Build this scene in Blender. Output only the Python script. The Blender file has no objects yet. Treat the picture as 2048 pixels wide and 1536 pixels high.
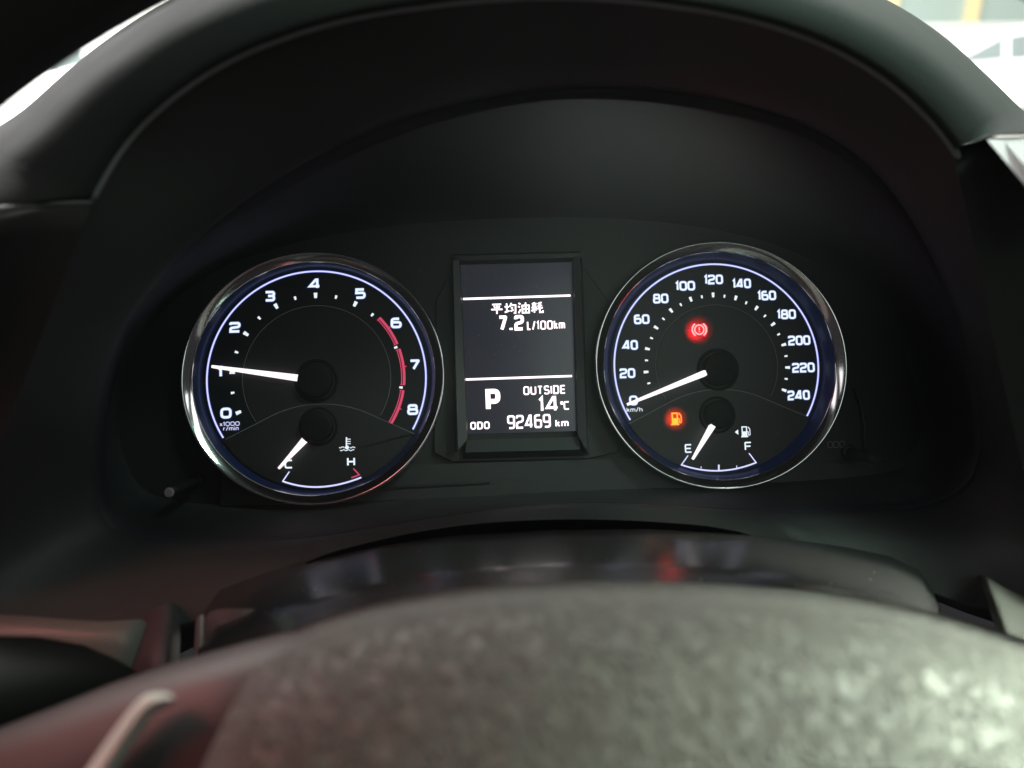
import bpy, math, random
from math import sin, cos, pi, radians, sqrt, atan2, hypot
from mathutils import Vector, Matrix

scene = bpy.context.scene
col = scene.collection
random.seed(7)

# ------------------------------------------------------------------ camera
# "local" frame: x right, y away from the driver, z up along the dial plane (y = 0).
TILT = radians(-27)                       # the cluster leans back in the car
T = Matrix.Rotation(TILT, 4, 'X')
CP = Vector((-0.0163, -0.3183, -0.0279))
YAW, PIT, ROL, FPX = 0.0416, 0.0724, 0.0349, 1560.0
Fw = Vector((sin(YAW)*cos(PIT), cos(YAW)*cos(PIT), sin(PIT)))
Rv = Vector((cos(YAW), -sin(YAW), 0))
Uv = Vector((-sin(YAW)*sin(PIT), -cos(YAW)*sin(PIT), cos(PIT)))
XC = Rv*cos(ROL) - Uv*sin(ROL)
YC = Rv*sin(ROL) + Uv*cos(ROL)
cam = bpy.data.cameras.new('camera')
camo = bpy.data.objects.new('camera', cam); col.objects.link(camo)
M = Matrix(((XC.x, YC.x, -Fw.x, CP.x), (XC.y, YC.y, -Fw.y, CP.y), (XC.z, YC.z, -Fw.z, CP.z), (0, 0, 0, 1)))
camo.matrix_world = T @ M
cam.sensor_width = 36; cam.lens = FPX/2048*36
cam.clip_start = 0.005; cam.clip_end = 300
cam.dof.use_dof = True; cam.dof.focus_distance = 0.319; cam.dof.aperture_fstop = 6.4
scene.camera = camo

# ------------------------------------------------------------------ world, view
w = bpy.data.worlds.new('World'); scene.world = w; w.use_nodes = True
bgn = w.node_tree.nodes['Background']
bgn.inputs[0].default_value = (0.85, 0.83, 0.90, 1); bgn.inputs[1].default_value = 0.030
scene.view_settings.view_transform = 'Standard'; scene.view_settings.look = 'None'
scene.view_settings.exposure = 0; scene.view_settings.gamma = 1
scene.render.engine = 'CYCLES'
scene.cycles.use_denoising = True
scene.cycles.max_bounces = 8
scene.cycles.sample_clamp_indirect = 4

# ------------------------------------------------------------------ lamps
def area(name, loc, target, sx, sy, power, color, local=True, spread=180):
    l = bpy.data.lights.new(name, 'AREA'); l.shape = 'RECTANGLE'; l.size = sx; l.size_y = sy
    l.energy = power; l.color = color; l.spread = radians(spread)
    o = bpy.data.objects.new(name, l); col.objects.link(o)
    loc = Vector(loc); d = Vector(target) - loc
    R = d.to_track_quat('-Z', 'Y').to_matrix().to_4x4()
    R.translation = loc
    o.matrix_world = (T @ R) if local else R
    return o
def spot(name, loc, power, color, r=0.0005):
    l = bpy.data.lights.new(name, 'SPOT'); l.energy = power; l.color = color; l.shadow_soft_size = r; l.spot_size = radians(80); l.spot_blend = 1.0
    o = bpy.data.objects.new(name, l); col.objects.link(o)
    o.matrix_world = T @ Matrix.Translation(Vector(loc)) @ Matrix.Rotation(radians(90), 4, 'X')
    return o
area('passenger_window_light', (1.0, -0.72, 0.52), (0.0, -0.06, 0.0), 0.62, 0.52, 3.0, (0.96, 1.0, 0.97))
area('driver_window_light', (-0.85, -0.76, 0.42), (0.1, 0.0, 0.0), 0.50, 0.46, 1.2, (1.0, 0.96, 0.98))
area('pad_light', (0.46, -0.42, 0.20), (0.135, -0.19, -0.145), 0.14, 0.11, 2.3, (0.86, 1.0, 0.80), spread=26)  # added unseen lamp, narrowed onto the right of the pad
area('red_fill_light', (-0.26, -0.34, 0.16), (-0.10, -0.17, -0.13), 0.10, 0.08, 0.105, (1.0, 0.22, 0.20), spread=50)  # added unseen lamp, tints the left of the pad red
area('windscreen_light', (-0.55, 0.62, 0.62), (-0.10, -0.03, 0.13), 1.0, 0.4, 0.95, (1.0, 0.95, 0.98), spread=70)
area('hood_fill_light', (0.19, -0.44, 0.085), (0.16, -0.05, 0.13), 0.30, 0.25, 0.10, (0.84, 1.0, 0.90), spread=75)  # added unseen fill, lifts the right of the hood like haze
area('upper_right_light', (0.40, -0.46, 0.46), (0.17, -0.09, 0.19), 0.30, 0.20, 0.42, (0.66, 1.0, 0.82), spread=30)  # added unseen lamp, stands in for flare on the right outer hood

# ------------------------------------------------------------------ pixel ray -> point in the local frame (reference is 2048 x 1536)
def at(px, py, y):
    d = Fw*FPX + XC*(px-1024) + YC*(768-py)
    return CP + d*((y-CP.y)/d.y)
def uv(px, py, y=0.0):
    p = at(px, py, y); return (p.x, p.z)
def atw(px, py, dist):                    # world point at a horizontal distance
    d = (T.to_3x3() @ (Fw*FPX + XC*(px-1024) + YC*(768-py))).normalized()
    return (T @ CP) + d*(dist/d.y)

# ------------------------------------------------------------------ materials
def mat(name):
    m = bpy.data.materials.new(name); m.use_nodes = True
    nt = m.node_tree; return m, nt, nt.nodes['Principled BSDF']
def plastic(name, c, rough=0.5, bump=0.0, scale=1500, spec=0.5, var=0.15, coat=0.0):
    m, nt, b = mat(name)
    b.inputs['Roughness'].default_value = rough
    b.inputs['Specular IOR Level'].default_value = spec
    b.inputs['Coat Weight'].default_value = coat
    tc = nt.nodes.new('ShaderNodeTexCoord')
    n = nt.nodes.new('ShaderNodeTexNoise'); n.inputs['Scale'].default_value = 45; n.inputs['Detail'].default_value = 6
    nt.links.new(tc.outputs['Object'], n.inputs['Vector'])
    r = nt.nodes.new('ShaderNodeMix'); r.data_type = 'RGBA'
    r.inputs['A'].default_value = (*[v*(1-var) for v in c], 1); r.inputs['B'].default_value = (*[min(1, v*(1+var)) for v in c], 1)
    nt.links.new(n.outputs['Fac'], r.inputs['Factor']); nt.links.new(r.outputs['Result'], b.inputs['Base Color'])
    mr = nt.nodes.new('ShaderNodeMapRange'); mr.inputs['To Min'].default_value = rough*0.85; mr.inputs['To Max'].default_value = min(1, rough*1.15)
    nt.links.new(n.outputs['Fac'], mr.inputs['Value']); nt.links.new(mr.outputs['Result'], b.inputs['Roughness'])
    if bump:
        v = nt.nodes.new('ShaderNodeTexVoronoi'); v.inputs['Scale'].default_value = scale
        nt.links.new(tc.outputs['Object'], v.inputs['Vector'])
        bp = nt.nodes.new('ShaderNodeBump'); bp.inputs['Strength'].default_value = bump; bp.inputs['Distance'].default_value = 0.0002
        nt.links.new(v.outputs['Distance'], bp.inputs['Height']); nt.links.new(bp.outputs['Normal'], b.inputs['Normal'])
    return m
def emis(name, c, s, base=(0.02, 0.02, 0.02)):
    m, nt, b = mat(name)
    b.inputs['Base Color'].default_value = (*base, 1); b.inputs['Roughness'].default_value = 0.5
    b.inputs['Emission Color'].default_value = (*c, 1); b.inputs['Emission Strength'].default_value = s
    return m
def simple(name, c, rough=0.5, metal=0.0):
    m, nt, b = mat(name)
    b.inputs['Base Color'].default_value = (*c, 1); b.inputs['Roughness'].default_value = rough; b.inputs['Metallic'].default_value = metal
    tc = nt.nodes.new('ShaderNodeTexCoord')
    n = nt.nodes.new('ShaderNodeTexNoise'); n.inputs['Scale'].default_value = 60; n.inputs['Detail'].default_value = 4
    nt.links.new(tc.outputs['Object'], n.inputs['Vector'])
    mr = nt.nodes.new('ShaderNodeMapRange'); mr.inputs['To Min'].default_value = rough*0.7; mr.inputs['To Max'].default_value = min(1, rough*1.3)
    nt.links.new(n.outputs['Fac'], mr.inputs['Value']); nt.links.new(mr.outputs['Result'], b.inputs['Roughness'])
    return m
M_HOOD = plastic('hood_plastic', (0.030, 0.031, 0.031), 0.55, 0.25, 1800)
M_INNER = plastic('inner_wall_plastic', (0.026, 0.027, 0.031), 0.58, 0.12, 2500, spec=.3)
M_PANEL = plastic('panel_plastic', (0.013, 0.013, 0.014), 0.45, 0.08, 3000)
M_FRAME = plastic('frame_plastic', (0.020, 0.020, 0.022), 0.42, 0.0, spec=.35)
M_DIAL = plastic('dial_print', (0.007, 0.008, 0.013), 0.45, 0.05, 4000)
M_DIAL2 = plastic('dial_centre_print', (0.017, 0.016, 0.018), 0.50, 0.05, 4000)
M_HUB = plastic('hub_plastic', (0.006, 0.006, 0.007), 0.6, spec=.15)
M_GREYLINE = emis('grey_print_line', (0.55, 0.5, 0.55), 0.045, (0.10, 0.10, 0.10))
M_CHROME = simple('chrome', (0.86, 0.85, 0.86), 0.11, 1.0)
M_COVER = plastic('column_plastic', (0.048, 0.045, 0.047), 0.20, 0.05, 2200, spec=.9, var=.05)
M_DASH = plastic('dash_plastic', (0.026, 0.028, 0.027), 0.75, 0.35, 1300, spec=.25)
M_SILVER = simple('silver_trim', (0.60, 0.59, 0.59), 0.35, 0.0)
M_RIMLEATHER = plastic('rim_leather', (0.012, 0.014, 0.012), 0.6, 0.3, 900)
M_WHITE = emis('backlit_white', (0.80, 0.90, 1.0), 1.15)
M_TICK = emis('backlit_tick', (0.86, 0.94, 1.0), 1.05)
M_LINE = emis('backlit_ring_line', (0.60, 0.62, 1.0), 1.35)
M_BLUE = emis('blue_light_guide', (0.05, 0.09, 0.60), 0.45, (0.02, 0.03, 0.12))
M_HALO = emis('painted_blue_halo', (0.04, 0.08, 0.48), 0.30, (0.01, 0.01, 0.02))  # lens bloom round the numerals, put in as a dim emitter
M_RED = emis('redline_print', (0.80, 0.075, 0.17), 0.85)
M_NEEDLE = emis('lit_needle', (1.0, 0.93, 0.95), 1.3)
M_LCD = emis('lcd_pixels', (1.0, 0.86, 0.90), 2.2)
M_TELL_R = emis('telltale_red', (1.0, 0.022, 0.022), 32.0)
M_TELL_O = emis('telltale_amber', (1.0, 0.09, 0.008), 7.0)
M_FAINT = plastic('faint_print', (0.30, 0.28, 0.28), 0.6)

def ring_wall_mat():
    m, nt, b = mat('blue_lit_wall')
    b.inputs['Base Color'].default_value = (0.006, 0.010, 0.045, 1); b.inputs['Roughness'].default_value = 0.3
    b.inputs['Emission Color'].default_value = (0.05, 0.12, 0.50, 1); b.inputs['Emission Strength'].default_value = 0.022
    return m
M_WALL = ring_wall_mat()
def lcd_mat():
    m, nt, b = mat('lcd_glass')
    b.inputs['Base Color'].default_value = (0.010, 0.010, 0.013, 1); b.inputs['Roughness'].default_value = 0.22
    tc = nt.nodes.new('ShaderNodeTexCoord')
    n = nt.nodes.new('ShaderNodeTexNoise'); n.inputs['Scale'].default_value = 35
    nt.links.new(tc.outputs['Object'], n.inputs['Vector'])
    r = nt.nodes.new('ShaderNodeMix'); r.data_type = 'RGBA'
    r.inputs['A'].default_value = (0.016, 0.018, 0.030, 1); r.inputs['B'].default_value = (0.030, 0.028, 0.040, 1)
    nt.links.new(n.outputs['Fac'], r.inputs['Factor']); nt.links.new(r.outputs['Result'], b.inputs['Emission Color'])
    b.inputs['Emission Strength'].default_value = 0.75
    return m
M_SCREEN = lcd_mat()
def leather():
    m, nt, b = mat('grained_leather')
    b.inputs['Base Color'].default_value = (0.062, 0.062, 0.056, 1); b.inputs['Roughness'].default_value = 0.58
    tc = nt.nodes.new('ShaderNodeTexCoord')
    nz = nt.nodes.new('ShaderNodeTexNoise'); nz.inputs['Scale'].default_value = 160; nz.inputs['Detail'].default_value = 3
    nt.links.new(tc.outputs['Object'], nz.inputs['Vector'])
    mx = nt.nodes.new('ShaderNodeMix'); mx.data_type = 'RGBA'; mx.blend_type = 'LINEAR_LIGHT'; mx.inputs['Factor'].default_value = 0.004
    nt.links.new(tc.outputs['Object'], mx.inputs['A']); nt.links.new(nz.outputs['Color'], mx.inputs['B'])
    mp = nt.nodes.new('ShaderNodeMapping'); mp.inputs['Scale'].default_value = (1.0, 0.8, 0.34)
    nt.links.new(mx.outputs['Result'], mp.inputs['Vector'])
    n1 = nt.nodes.new('ShaderNodeTexNoise'); n1.inputs['Scale'].default_value = 560; n1.inputs['Detail'].default_value = 2.5; n1.inputs['Distortion'].default_value = 1.0
    nt.links.new(mp.outputs['Vector'], n1.inputs['Vector'])
    rp = nt.nodes.new('ShaderNodeMapRange'); rp.inputs['From Min'].default_value = .36; rp.inputs['From Max'].default_value = 0.62; rp.interpolation_type = 'SMOOTHSTEP'
    nt.links.new(n1.outputs['Fac'], rp.inputs['Value'])
    bp = nt.nodes.new('ShaderNodeBump'); bp.inputs['Strength'].default_value = 1.0; bp.inputs['Distance'].default_value = 0.0011
    nt.links.new(rp.outputs['Result'], bp.inputs['Height']); nt.links.new(bp.outputs['Normal'], b.inputs['Normal'])
    return m
M_LEATHER = leather()
def clear(name, dust):  # dust: strength of the added haze film
    m = bpy.data.materials.new(name); m.use_nodes = True; nt = m.node_tree
    nt.nodes.clear()
    o = nt.nodes.new('ShaderNodeOutputMaterial'); t = nt.nodes.new('ShaderNodeBsdfTransparent'); g = nt.nodes.new('ShaderNodeBsdfGlossy')
    g.inputs['Roughness'].default_value = 0.32; 
    def mth(op, *v):
        n = nt.nodes.new('ShaderNodeMath'); n.operation = op
        for k, q in enumerate(v):
            if isinstance(q, (int, float)): n.inputs[k].default_value = q
            else: nt.links.new(q, n.inputs[k])
        return n.outputs[0]
    ge = nt.nodes.new('ShaderNodeNewGeometry'); dp = nt.nodes.new('ShaderNodeVectorMath'); dp.operation = 'DOT_PRODUCT'
    nt.links.new(ge.outputs['Incoming'], dp.inputs[0]); nt.links.new(ge.outputs['Normal'], dp.inputs[1])
    fac = mth('MULTIPLY_ADD', mth('POWER', mth('SUBTRACT', 1.0, mth('ABSOLUTE', dp.outputs['Value'])), 5.0), 0.95, 0.035)   # Schlick, the same from both sides
    mx = nt.nodes.new('ShaderNodeMixShader')
    t.inputs['Color'].default_value = (0.97, 0.97, 0.97, 1)
    nt.links.new(fac, mx.inputs[0]); nt.links.new(t.outputs[0], mx.inputs[1]); nt.links.new(g.outputs[0], mx.inputs[2])
    # diffuse film added for a veil of haze over what lies behind
    df = nt.nodes.new('ShaderNodeBsdfDiffuse'); df.inputs['Color'].default_value = (0.75, 0.78, 0.76, 1)
    nz = nt.nodes.new('ShaderNodeTexNoise'); nz.inputs['Scale'].default_value = 14; nz.inputs['Detail'].default_value = 5
    tc = nt.nodes.new('ShaderNodeTexCoord'); nt.links.new(tc.outputs['Object'], nz.inputs['Vector'])
    m2 = nt.nodes.new('ShaderNodeMixShader'); nt.links.new(mth('MULTIPLY', nz.outputs['Fac'], dust), m2.inputs[0])
    nt.links.new(mx.outputs[0], m2.inputs[1]); nt.links.new(df.outputs[0], m2.inputs[2])
    nt.links.new(m2.outputs[0], o.inputs['Surface'])
    return m
M_CLEAR = clear('clear_lens', 0.035); M_WSGLASS = clear('windscreen_glass', 0.004)

# ------------------------------------------------------------------ object helpers
def tag(o, label=None, cat=None, group=None, kind=None):
    if label: o['label'] = label
    if cat: o['category'] = cat
    if group: o['group'] = group
    if kind: o['kind'] = kind
    return o
def thing(name, base, label, cat, group=None, local=True):
    o = bpy.data.objects.new(name, None); col.objects.link(o)
    o.empty_display_size = 0.01
    base = Vector(base); o['_b'] = tuple(base)
    o.matrix_world = (T @ Matrix.Translation(base)) if local else Matrix.Translation(base)
    return tag(o, label, cat, group)
def mesh(name, V, F, m, parent=None, smooth=False, local=True, base=None):
    b = Vector(base) if base is not None else Vector((0, 0, 0))
    top = parent
    while top is not None and top.parent is not None: top = top.parent
    if top is not None: b = Vector(top['_b'])
    me = bpy.data.meshes.new(name)
    me.from_pydata([tuple(Vector(v)-b) for v in V], [], F); me.materials.append(m)
    me.update()
    if smooth: me.polygons.foreach_set('use_smooth', [True]*len(me.polygons))
    o = bpy.data.objects.new(name, me); col.objects.link(o)
    if parent is not None: o.parent = parent
    else: o.matrix_world = (T @ Matrix.Translation(b)) if local else Matrix.Translation(b)
    return o
class MB:
    def __init__(s): s.V = []; s.F = []
    def add(s, V, F):
        k = len(s.V); s.V += [Vector(v) for v in V]; s.F += [tuple(i+k for i in f) for f in F]; return s
    def loft(s, rings, closed=True, cap0=False, cap1=False):
        n = len(rings[0]); V = [p for r in rings for p in r]; F = []
        for i in range(len(rings)-1):
            for j in range(n if closed else n-1):
                a = i*n+j; b = i*n+(j+1) % n
                F.append((a, b, b+n, a+n))
        if cap0: F.append(tuple(range(n))[::-1])
        if cap1: F.append(tuple((len(rings)-1)*n+j for j in range(n)))
        return s.add(V, F)
    def box(s, x0, x1, y0, y1, z0, z1):
        V = [(x, y, z) for z in (z0, z1) for y in (y0, y1) for x in (x0, x1)]
        return s.add(V, [(0, 2, 3, 1), (4, 5, 7, 6), (0, 1, 5, 4), (1, 3, 7, 5), (3, 2, 6, 7), (2, 0, 4, 6)])
    def tube(s, pts, radii, n=16, cap=True):
        rings = []
        for i, p in enumerate(pts):
            p = Vector(p); a = Vector(pts[max(0, i-1)]); b = Vector(pts[min(len(pts)-1, i+1)])
            d = (b-a).normalized(); up = Vector((0, 0, 1)) if abs(d.z) < .9 else Vector((0, 1, 0))
            e = d.cross(up).normalized(); f = d.cross(e)
            r = radii[i] if isinstance(radii, (list, tuple)) else radii
            rings.append([p+e*(r*cos(2*pi*k/n))+f*(r*sin(2*pi*k/n)) for k in range(n)])
        return s.loft(rings, True, cap, cap)
    def obj(s, name, m, parent=None, smooth=False, **k): return mesh(name, s.V, s.F, m, parent, smooth, **k)

# 2-D strokes on a plane y = const
def fillet(pts, r, closed=False, seg=5):
    n = len(pts); out = []
    if isinstance(r, (int, float)): r = [r]*n
    for i, p in enumerate(pts):
        p = Vector(p)
        if (not closed and i in (0, n-1)) or r[i] <= 0: out.append(p); continue
        a = Vector(pts[(i-1) % n]); b = Vector(pts[(i+1) % n])
        da = a-p; db = b-p; la = da.length; lb = db.length
        da /= la; db /= lb; q = min(r[i], la*.49, lb*.49)
        s, e = p+da*q, p+db*q
        for k in range(seg+1):
            t = k/seg; out.append(s*(1-t)**2 + p*2*t*(1-t) + e*t*t)
    return out
def ribbon(mb, pts, wd, y, closed=False, w1=None):
    pts = [Vector((p[0], p[1])) for p in pts]
    q = [pts[0]]
    for p in pts[1:]:
        if (p-q[-1]).length > 1e-7: q.append(p)
    if closed and (q[0]-q[-1]).length < 1e-7: q.pop()
    pts = q; n = len(pts); L = []; R = []
    for i, p in enumerate(pts):
        a = pts[(i-1) % n] if (closed or i > 0) else None; b = pts[(i+1) % n] if (closed or i < n-1) else None
        d1 = (p-a).normalized() if a is not None else (b-p).normalized()
        d2 = (b-p).normalized() if b is not None else d1
        n1 = Vector((-d1.y, d1.x)); n2 = Vector((-d2.y, d2.x)); m = n1+n2
        if m.length < 1e-6: m = n1
        m.normalize(); c = max(0.45, m.dot(n1))
        ww = wd if w1 is None else wd+(w1-wd)*i/(n-1)
        L.append(p+m*(ww/2/c)); R.append(p-m*(ww/2/c))
    V = [(p.x, y, p.y) for p in L]+[(p.x, y, p.y) for p in R]
    F = [(i, i+n, (i+1) % n+n, (i+1) % n) for i in range(n if closed else n-1)]
    mb.add(V, F)
def arcp(cx, cz, r, a0, a1, n=48):
    return [(cx+r*cos(a0+(a1-a0)*i/n), cz+r*sin(a0+(a1-a0)*i/n)) for i in range(n+1)]
def poly(mb, pts, y):
    k = len(pts); mb.add([(p[0], y, p[1]) for p in pts], [tuple(range(k))])
# glyphs: (aspect, [(points, radius, closed)])
R0 = .30
G = {
 '0': (1.0, [([(0, 0), (1, 0), (1, 1), (0, 1)], .38, True)]),
 '1': (.32, [([(0, .80), (.75, 1), (.75, 0)], 0, False)]),
 '2': (1.0, [([(0, .80), (0, 1), (1, 1), (1, .55), (0, .42), (0, 0), (1, 0)], [0, .25, .3, .3, .25, 0, 0], False)]),
 '3': (.95, [([(0, 1), (1, 1), (1, .53), (.3, .53)], [0, .3, .25, 0], False), ([(.3, .53), (1, .53), (1, 0), (0, 0)], [0, .25, .3, 0], False)]),
 '4': (1.1, [([(1, .22), (0, .22), (.62, 1), (.78, 1), (.78, 0)], 0, False)]),
 '5': (.95, [([(.95, 1), (.06, 1), (.03, .58), (1, .60), (1, 0), (0, 0)], [0, 0, 0, .3, .3, 0], False)]),
 '6': (1.0, [([(.85, 1), (0, 1), (0, 0), (1, 0), (1, .58), (0, .58)], [0, .35, .3, .3, .3, 0], False)]),
 '7': (.95, [([(0, 1), (1, 1), (.35, 0)], [0, .1, 0], False)]),
 '8': (1.0, [([(.06, .53), (.94, .53), (.94, 1), (.06, 1)], .24, True), ([(0, 0), (1, 0), (1, .53), (0, .53)], .26, True)]),
 '9': (1.0, [([(.15, 0), (1, 0), (1, 1), (0, 1), (0, .42), (1, .42)], [0, .35, .3, .3, .3, 0], False)]),
 'O': (.9, [([(0, 0), (1, 0), (1, 1), (0, 1)], .42, True)]),
 'D': (.85, [([(0, 0), (1, 0), (1, 1), (0, 1)], [0, .42, .42, 0], True)]),
 'U': (.85, [([(0, 1), (0, 0), (1, 0), (1, 1)], [0, .4, .4, 0], False)]),
 'T': (.8, [([(0, 1), (1, 1)], 0, False), ([(.5, 1), (.5, 0)], 0, False)]),
 'S': (.8, [([(1, .85), (.85, 1), (0, 1), (0, .54), (1, .46), (1, 0), (.1, 0), (0, .15)], [0, .1, .35, .3, .3, .35, .1, 0], False)]),
 'I': (.05, [([(.5, 1), (.5, 0)], 0, False)]),
 'E': (.8, [([(1, 1), (0, 1), (0, 0), (1, 0)], [0, .12, .12, 0], False), ([(0, .5), (.9, .5)], 0, False)]),
 'F': (.8, [([(1, 1), (0, 1), (0, 0)], [0, .12, 0], False), ([(0, .5), (.9, .5)], 0, False)]),
 'C': (.9, [([(1, 1), (0, 1), (0, 0), (1, 0)], [0, .3, .3, 0], False)]),
 'H': (.85, [([(0, 1), (0, 0)], 0, False), ([(1, 1), (1, 0)], 0, False), ([(0, .5), (1, .5)], 0, False)]),
 'P': (.8, [([(0, 0), (0, 1), (1, 1), (1, .42), (0, .42)], [0, 0, .4, .4, 0], False)]),
 'L': (.6, [([(0, 1), (0, 0), (1, 0)], 0, False)]),
 '/': (.5, [([(0, -.05), (1, 1.05)], 0, False)]),
 '.': (.08, [([(.5, -.06), (.5, .10)], 0, False)]),
 'k': (.6, [([(0, 1), (0, 0)], 0, False), ([(.95, .68), (0, .30)], 0, False), ([(.35, .42), (1, 0)], 0, False)]),
 'm': (1.1, [([(0, 0), (0, .68), (.5, .68), (.5, 0)], [0, .1, .15, 0], False), ([(.5, .68), (1, .68), (1, 0)], [0, .2, 0], False)]),
 'n': (.6, [([(0, 0), (0, .68), (1, .68), (1, 0)], [0, .1, .25, 0], False)]),
 'i': (.05, [([(.5, 0), (.5, .68)], 0, False), ([(.5, .85), (.5, 1)], 0, False)]),
 'h': (.65, [([(0, 1), (0, 0)], 0, False), ([(0, .62), (1, .62), (1, 0)], [0, .25, 0], False)]),
 'r': (.4, [([(0, 0), (0, .68), (1, .68)], [0, .15, 0], False)]),
 'x': (.6, [([(0, 0), (1, .68)], 0, False), ([(0, .68), (1, 0)], 0, False)]),
 '\u00b0': (.28, [([(0, .75), (1, .75), (1, 1), (0, 1)], .15, True)]),
 '!': (.08, [([(.5, 1), (.5, .38)], 0, False), ([(.5, .14), (.5, 0)], 0, False)]),
 '\u5e73': (1, [([(.1, .9), (.9, .9)], 0, 0), ([(.26, .76), (.35, .56)], 0, 0), ([(.75, .76), (.65, .56)], 0, 0), ([(0, .42), (1, .42)], 0, 0), ([(.5, .9), (.5, 0)], 0, 0)]),
 '\u5747': (1, [([(.0, .64), (.38, .64)], 0, 0), ([(.19, .97), (.19, .2)], 0, 0), ([(0, .12), (.42, .26)], 0, 0), ([(.62, 1), (.46, .62)], 0, 0),
                ([(.56, .78), (.98, .78), (.95, .03), (.8, .03)], 0, 0), ([(.58, .54), (.74, .48)], 0, 0), ([(.52, .22), (.78, .34)], 0, 0)]),
 '\u6cb9': (1, [([(.06, .97), (.22, .84)], 0, 0), ([(0, .66), (.16, .56)], 0, 0), ([(.03, .0), (.22, .36)], 0, 0),
                ([(.38, .03), (.97, .03), (.97, .72), (.38, .72)], 0, True), ([(.38, .38), (.97, .38)], 0, 0), ([(.675, 1), (.675, .03)], 0, 0)]),
 '\u8017': (1, [([(.04, .86), (.45, .86)], 0, 0), ([(.07, .68), (.42, .68)], 0, 0), ([(0, .50), (.48, .50)], 0, 0), ([(.245, 1), (.245, 0)], 0, 0),
                ([(.22, .46), (.0, .14)], 0, 0), ([(.28, .42), (.46, .24)], 0, 0), ([(.92, .98), (.56, .84)], 0, 0), ([(.54, .60), (.94, .68)], 0, 0),
                ([(.52, .38), (1, .46)], 0, 0), ([(.73, .88), (.73, .03), (1, .03), (1, .2)], 0, 0)]),
}
def text_mesh(s, cx, cz, h, y, st, wx=1.0, gap=.25, rot=0.0, total=None):
    """strokes of a line of text centred on (cx, cz); h = full height, st = stroke width"""
    hh = h-st; adv = []
    for ch in s:
        adv.append(G[ch][0]*hh*wx if ch != ' ' else h*.3)
    g = h*gap+st
    W = sum(adv)+g*(len(s)-1)
    if total:
        k = (total-st-g*(len(s)-1))/max(1e-6, sum(adv)); adv = [a*k for a in adv]; W = total-st
    mb = MB(); x = -W/2
    for ch, a in zip(s, adv):
        if ch != ' ':
            for pts, r, cl in G[ch][1]:
                P = [(x+p[0]*a, -hh/2+p[1]*hh) for p in pts]
                sc = min(hh, max(a, 1e-5))
                rr = [v*sc for v in r] if isinstance(r, (list, tuple)) else r*sc
                P = fillet(P, rr, bool(cl))
                P = [(cx+p[0]*cos(rot)-p[1]*sin(rot), cz+p[0]*sin(rot)+p[1]*cos(rot)) for p in P]
                ribbon(mb, P, st, y, bool(cl))
        x += a+g
    return mb
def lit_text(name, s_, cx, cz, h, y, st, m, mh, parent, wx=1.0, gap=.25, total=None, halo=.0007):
    """backlit print: bright core with a dim blue bloom painted round it"""
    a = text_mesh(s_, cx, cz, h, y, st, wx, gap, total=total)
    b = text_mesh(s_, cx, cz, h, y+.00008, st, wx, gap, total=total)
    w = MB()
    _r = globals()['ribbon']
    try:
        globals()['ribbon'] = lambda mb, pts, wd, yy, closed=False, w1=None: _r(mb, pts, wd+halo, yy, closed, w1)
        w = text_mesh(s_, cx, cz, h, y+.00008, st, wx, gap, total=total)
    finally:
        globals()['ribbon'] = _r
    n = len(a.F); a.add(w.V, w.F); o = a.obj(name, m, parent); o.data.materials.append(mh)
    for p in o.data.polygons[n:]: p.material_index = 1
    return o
def revolve(mb, cx, cz, prof, ex=1.0, n=128, cap=False):
    rings = [[(cx+r*ex*cos(2*pi*k/n), -h, cz+r*sin(2*pi*k/n)) for k in range(n)] for r, h in prof]
    mb.loft(rings, True, False, False)
    if cap:
        k = len(mb.V); mb.V.append(Vector((cx, -prof[-1][1], cz))); m0 = k-n
        mb.F += [(m0+j, m0+(j+1) % n, k) for j in range(n)]
    return mb

# ================================================================== OUTSIDE, beyond the windscreen
camw = T @ CP
GZ = camw.z-1.12
def slab(name, V, m, **k): return mesh(name, V, [tuple(range(len(V)))], m, None, False, local=False, **k)
M_ASPH = plastic('concrete_ground', (0.42, 0.42, 0.38), 0.9)
g = slab('ground', [(-60, 1.2, GZ), (60, 1.2, GZ), (60, 120, GZ), (-60, 120, GZ)], M_ASPH); tag(g, kind='structure')
M_PAINT = simple('white_car_paint', (0.80, 0.81, 0.80), 0.25)
M_CARGLASS = simple('dark_car_glass', (0.15, 0.18, 0.18), 0.15)
M_TYRE = simple('tyre_rubber', (0.03, 0.03, 0.03), 0.8)
M_RIMM = simple('wheel_metal', (0.5, 0.5, 0.5), 0.35, 0.8)
M_TAIL = simple('tail_lamp_red', (0.55, 0.06, 0.04), 0.2)
M_HEADL = simple('head_lamp_glass', (0.7, 0.7, 0.7), 0.1)
M_TRIMB = simple('black_trim', (0.03, 0.03, 0.03), 0.5)
M_PLATE = simple('handle_metal', (0.6, 0.6, 0.6), 0.3)
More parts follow.
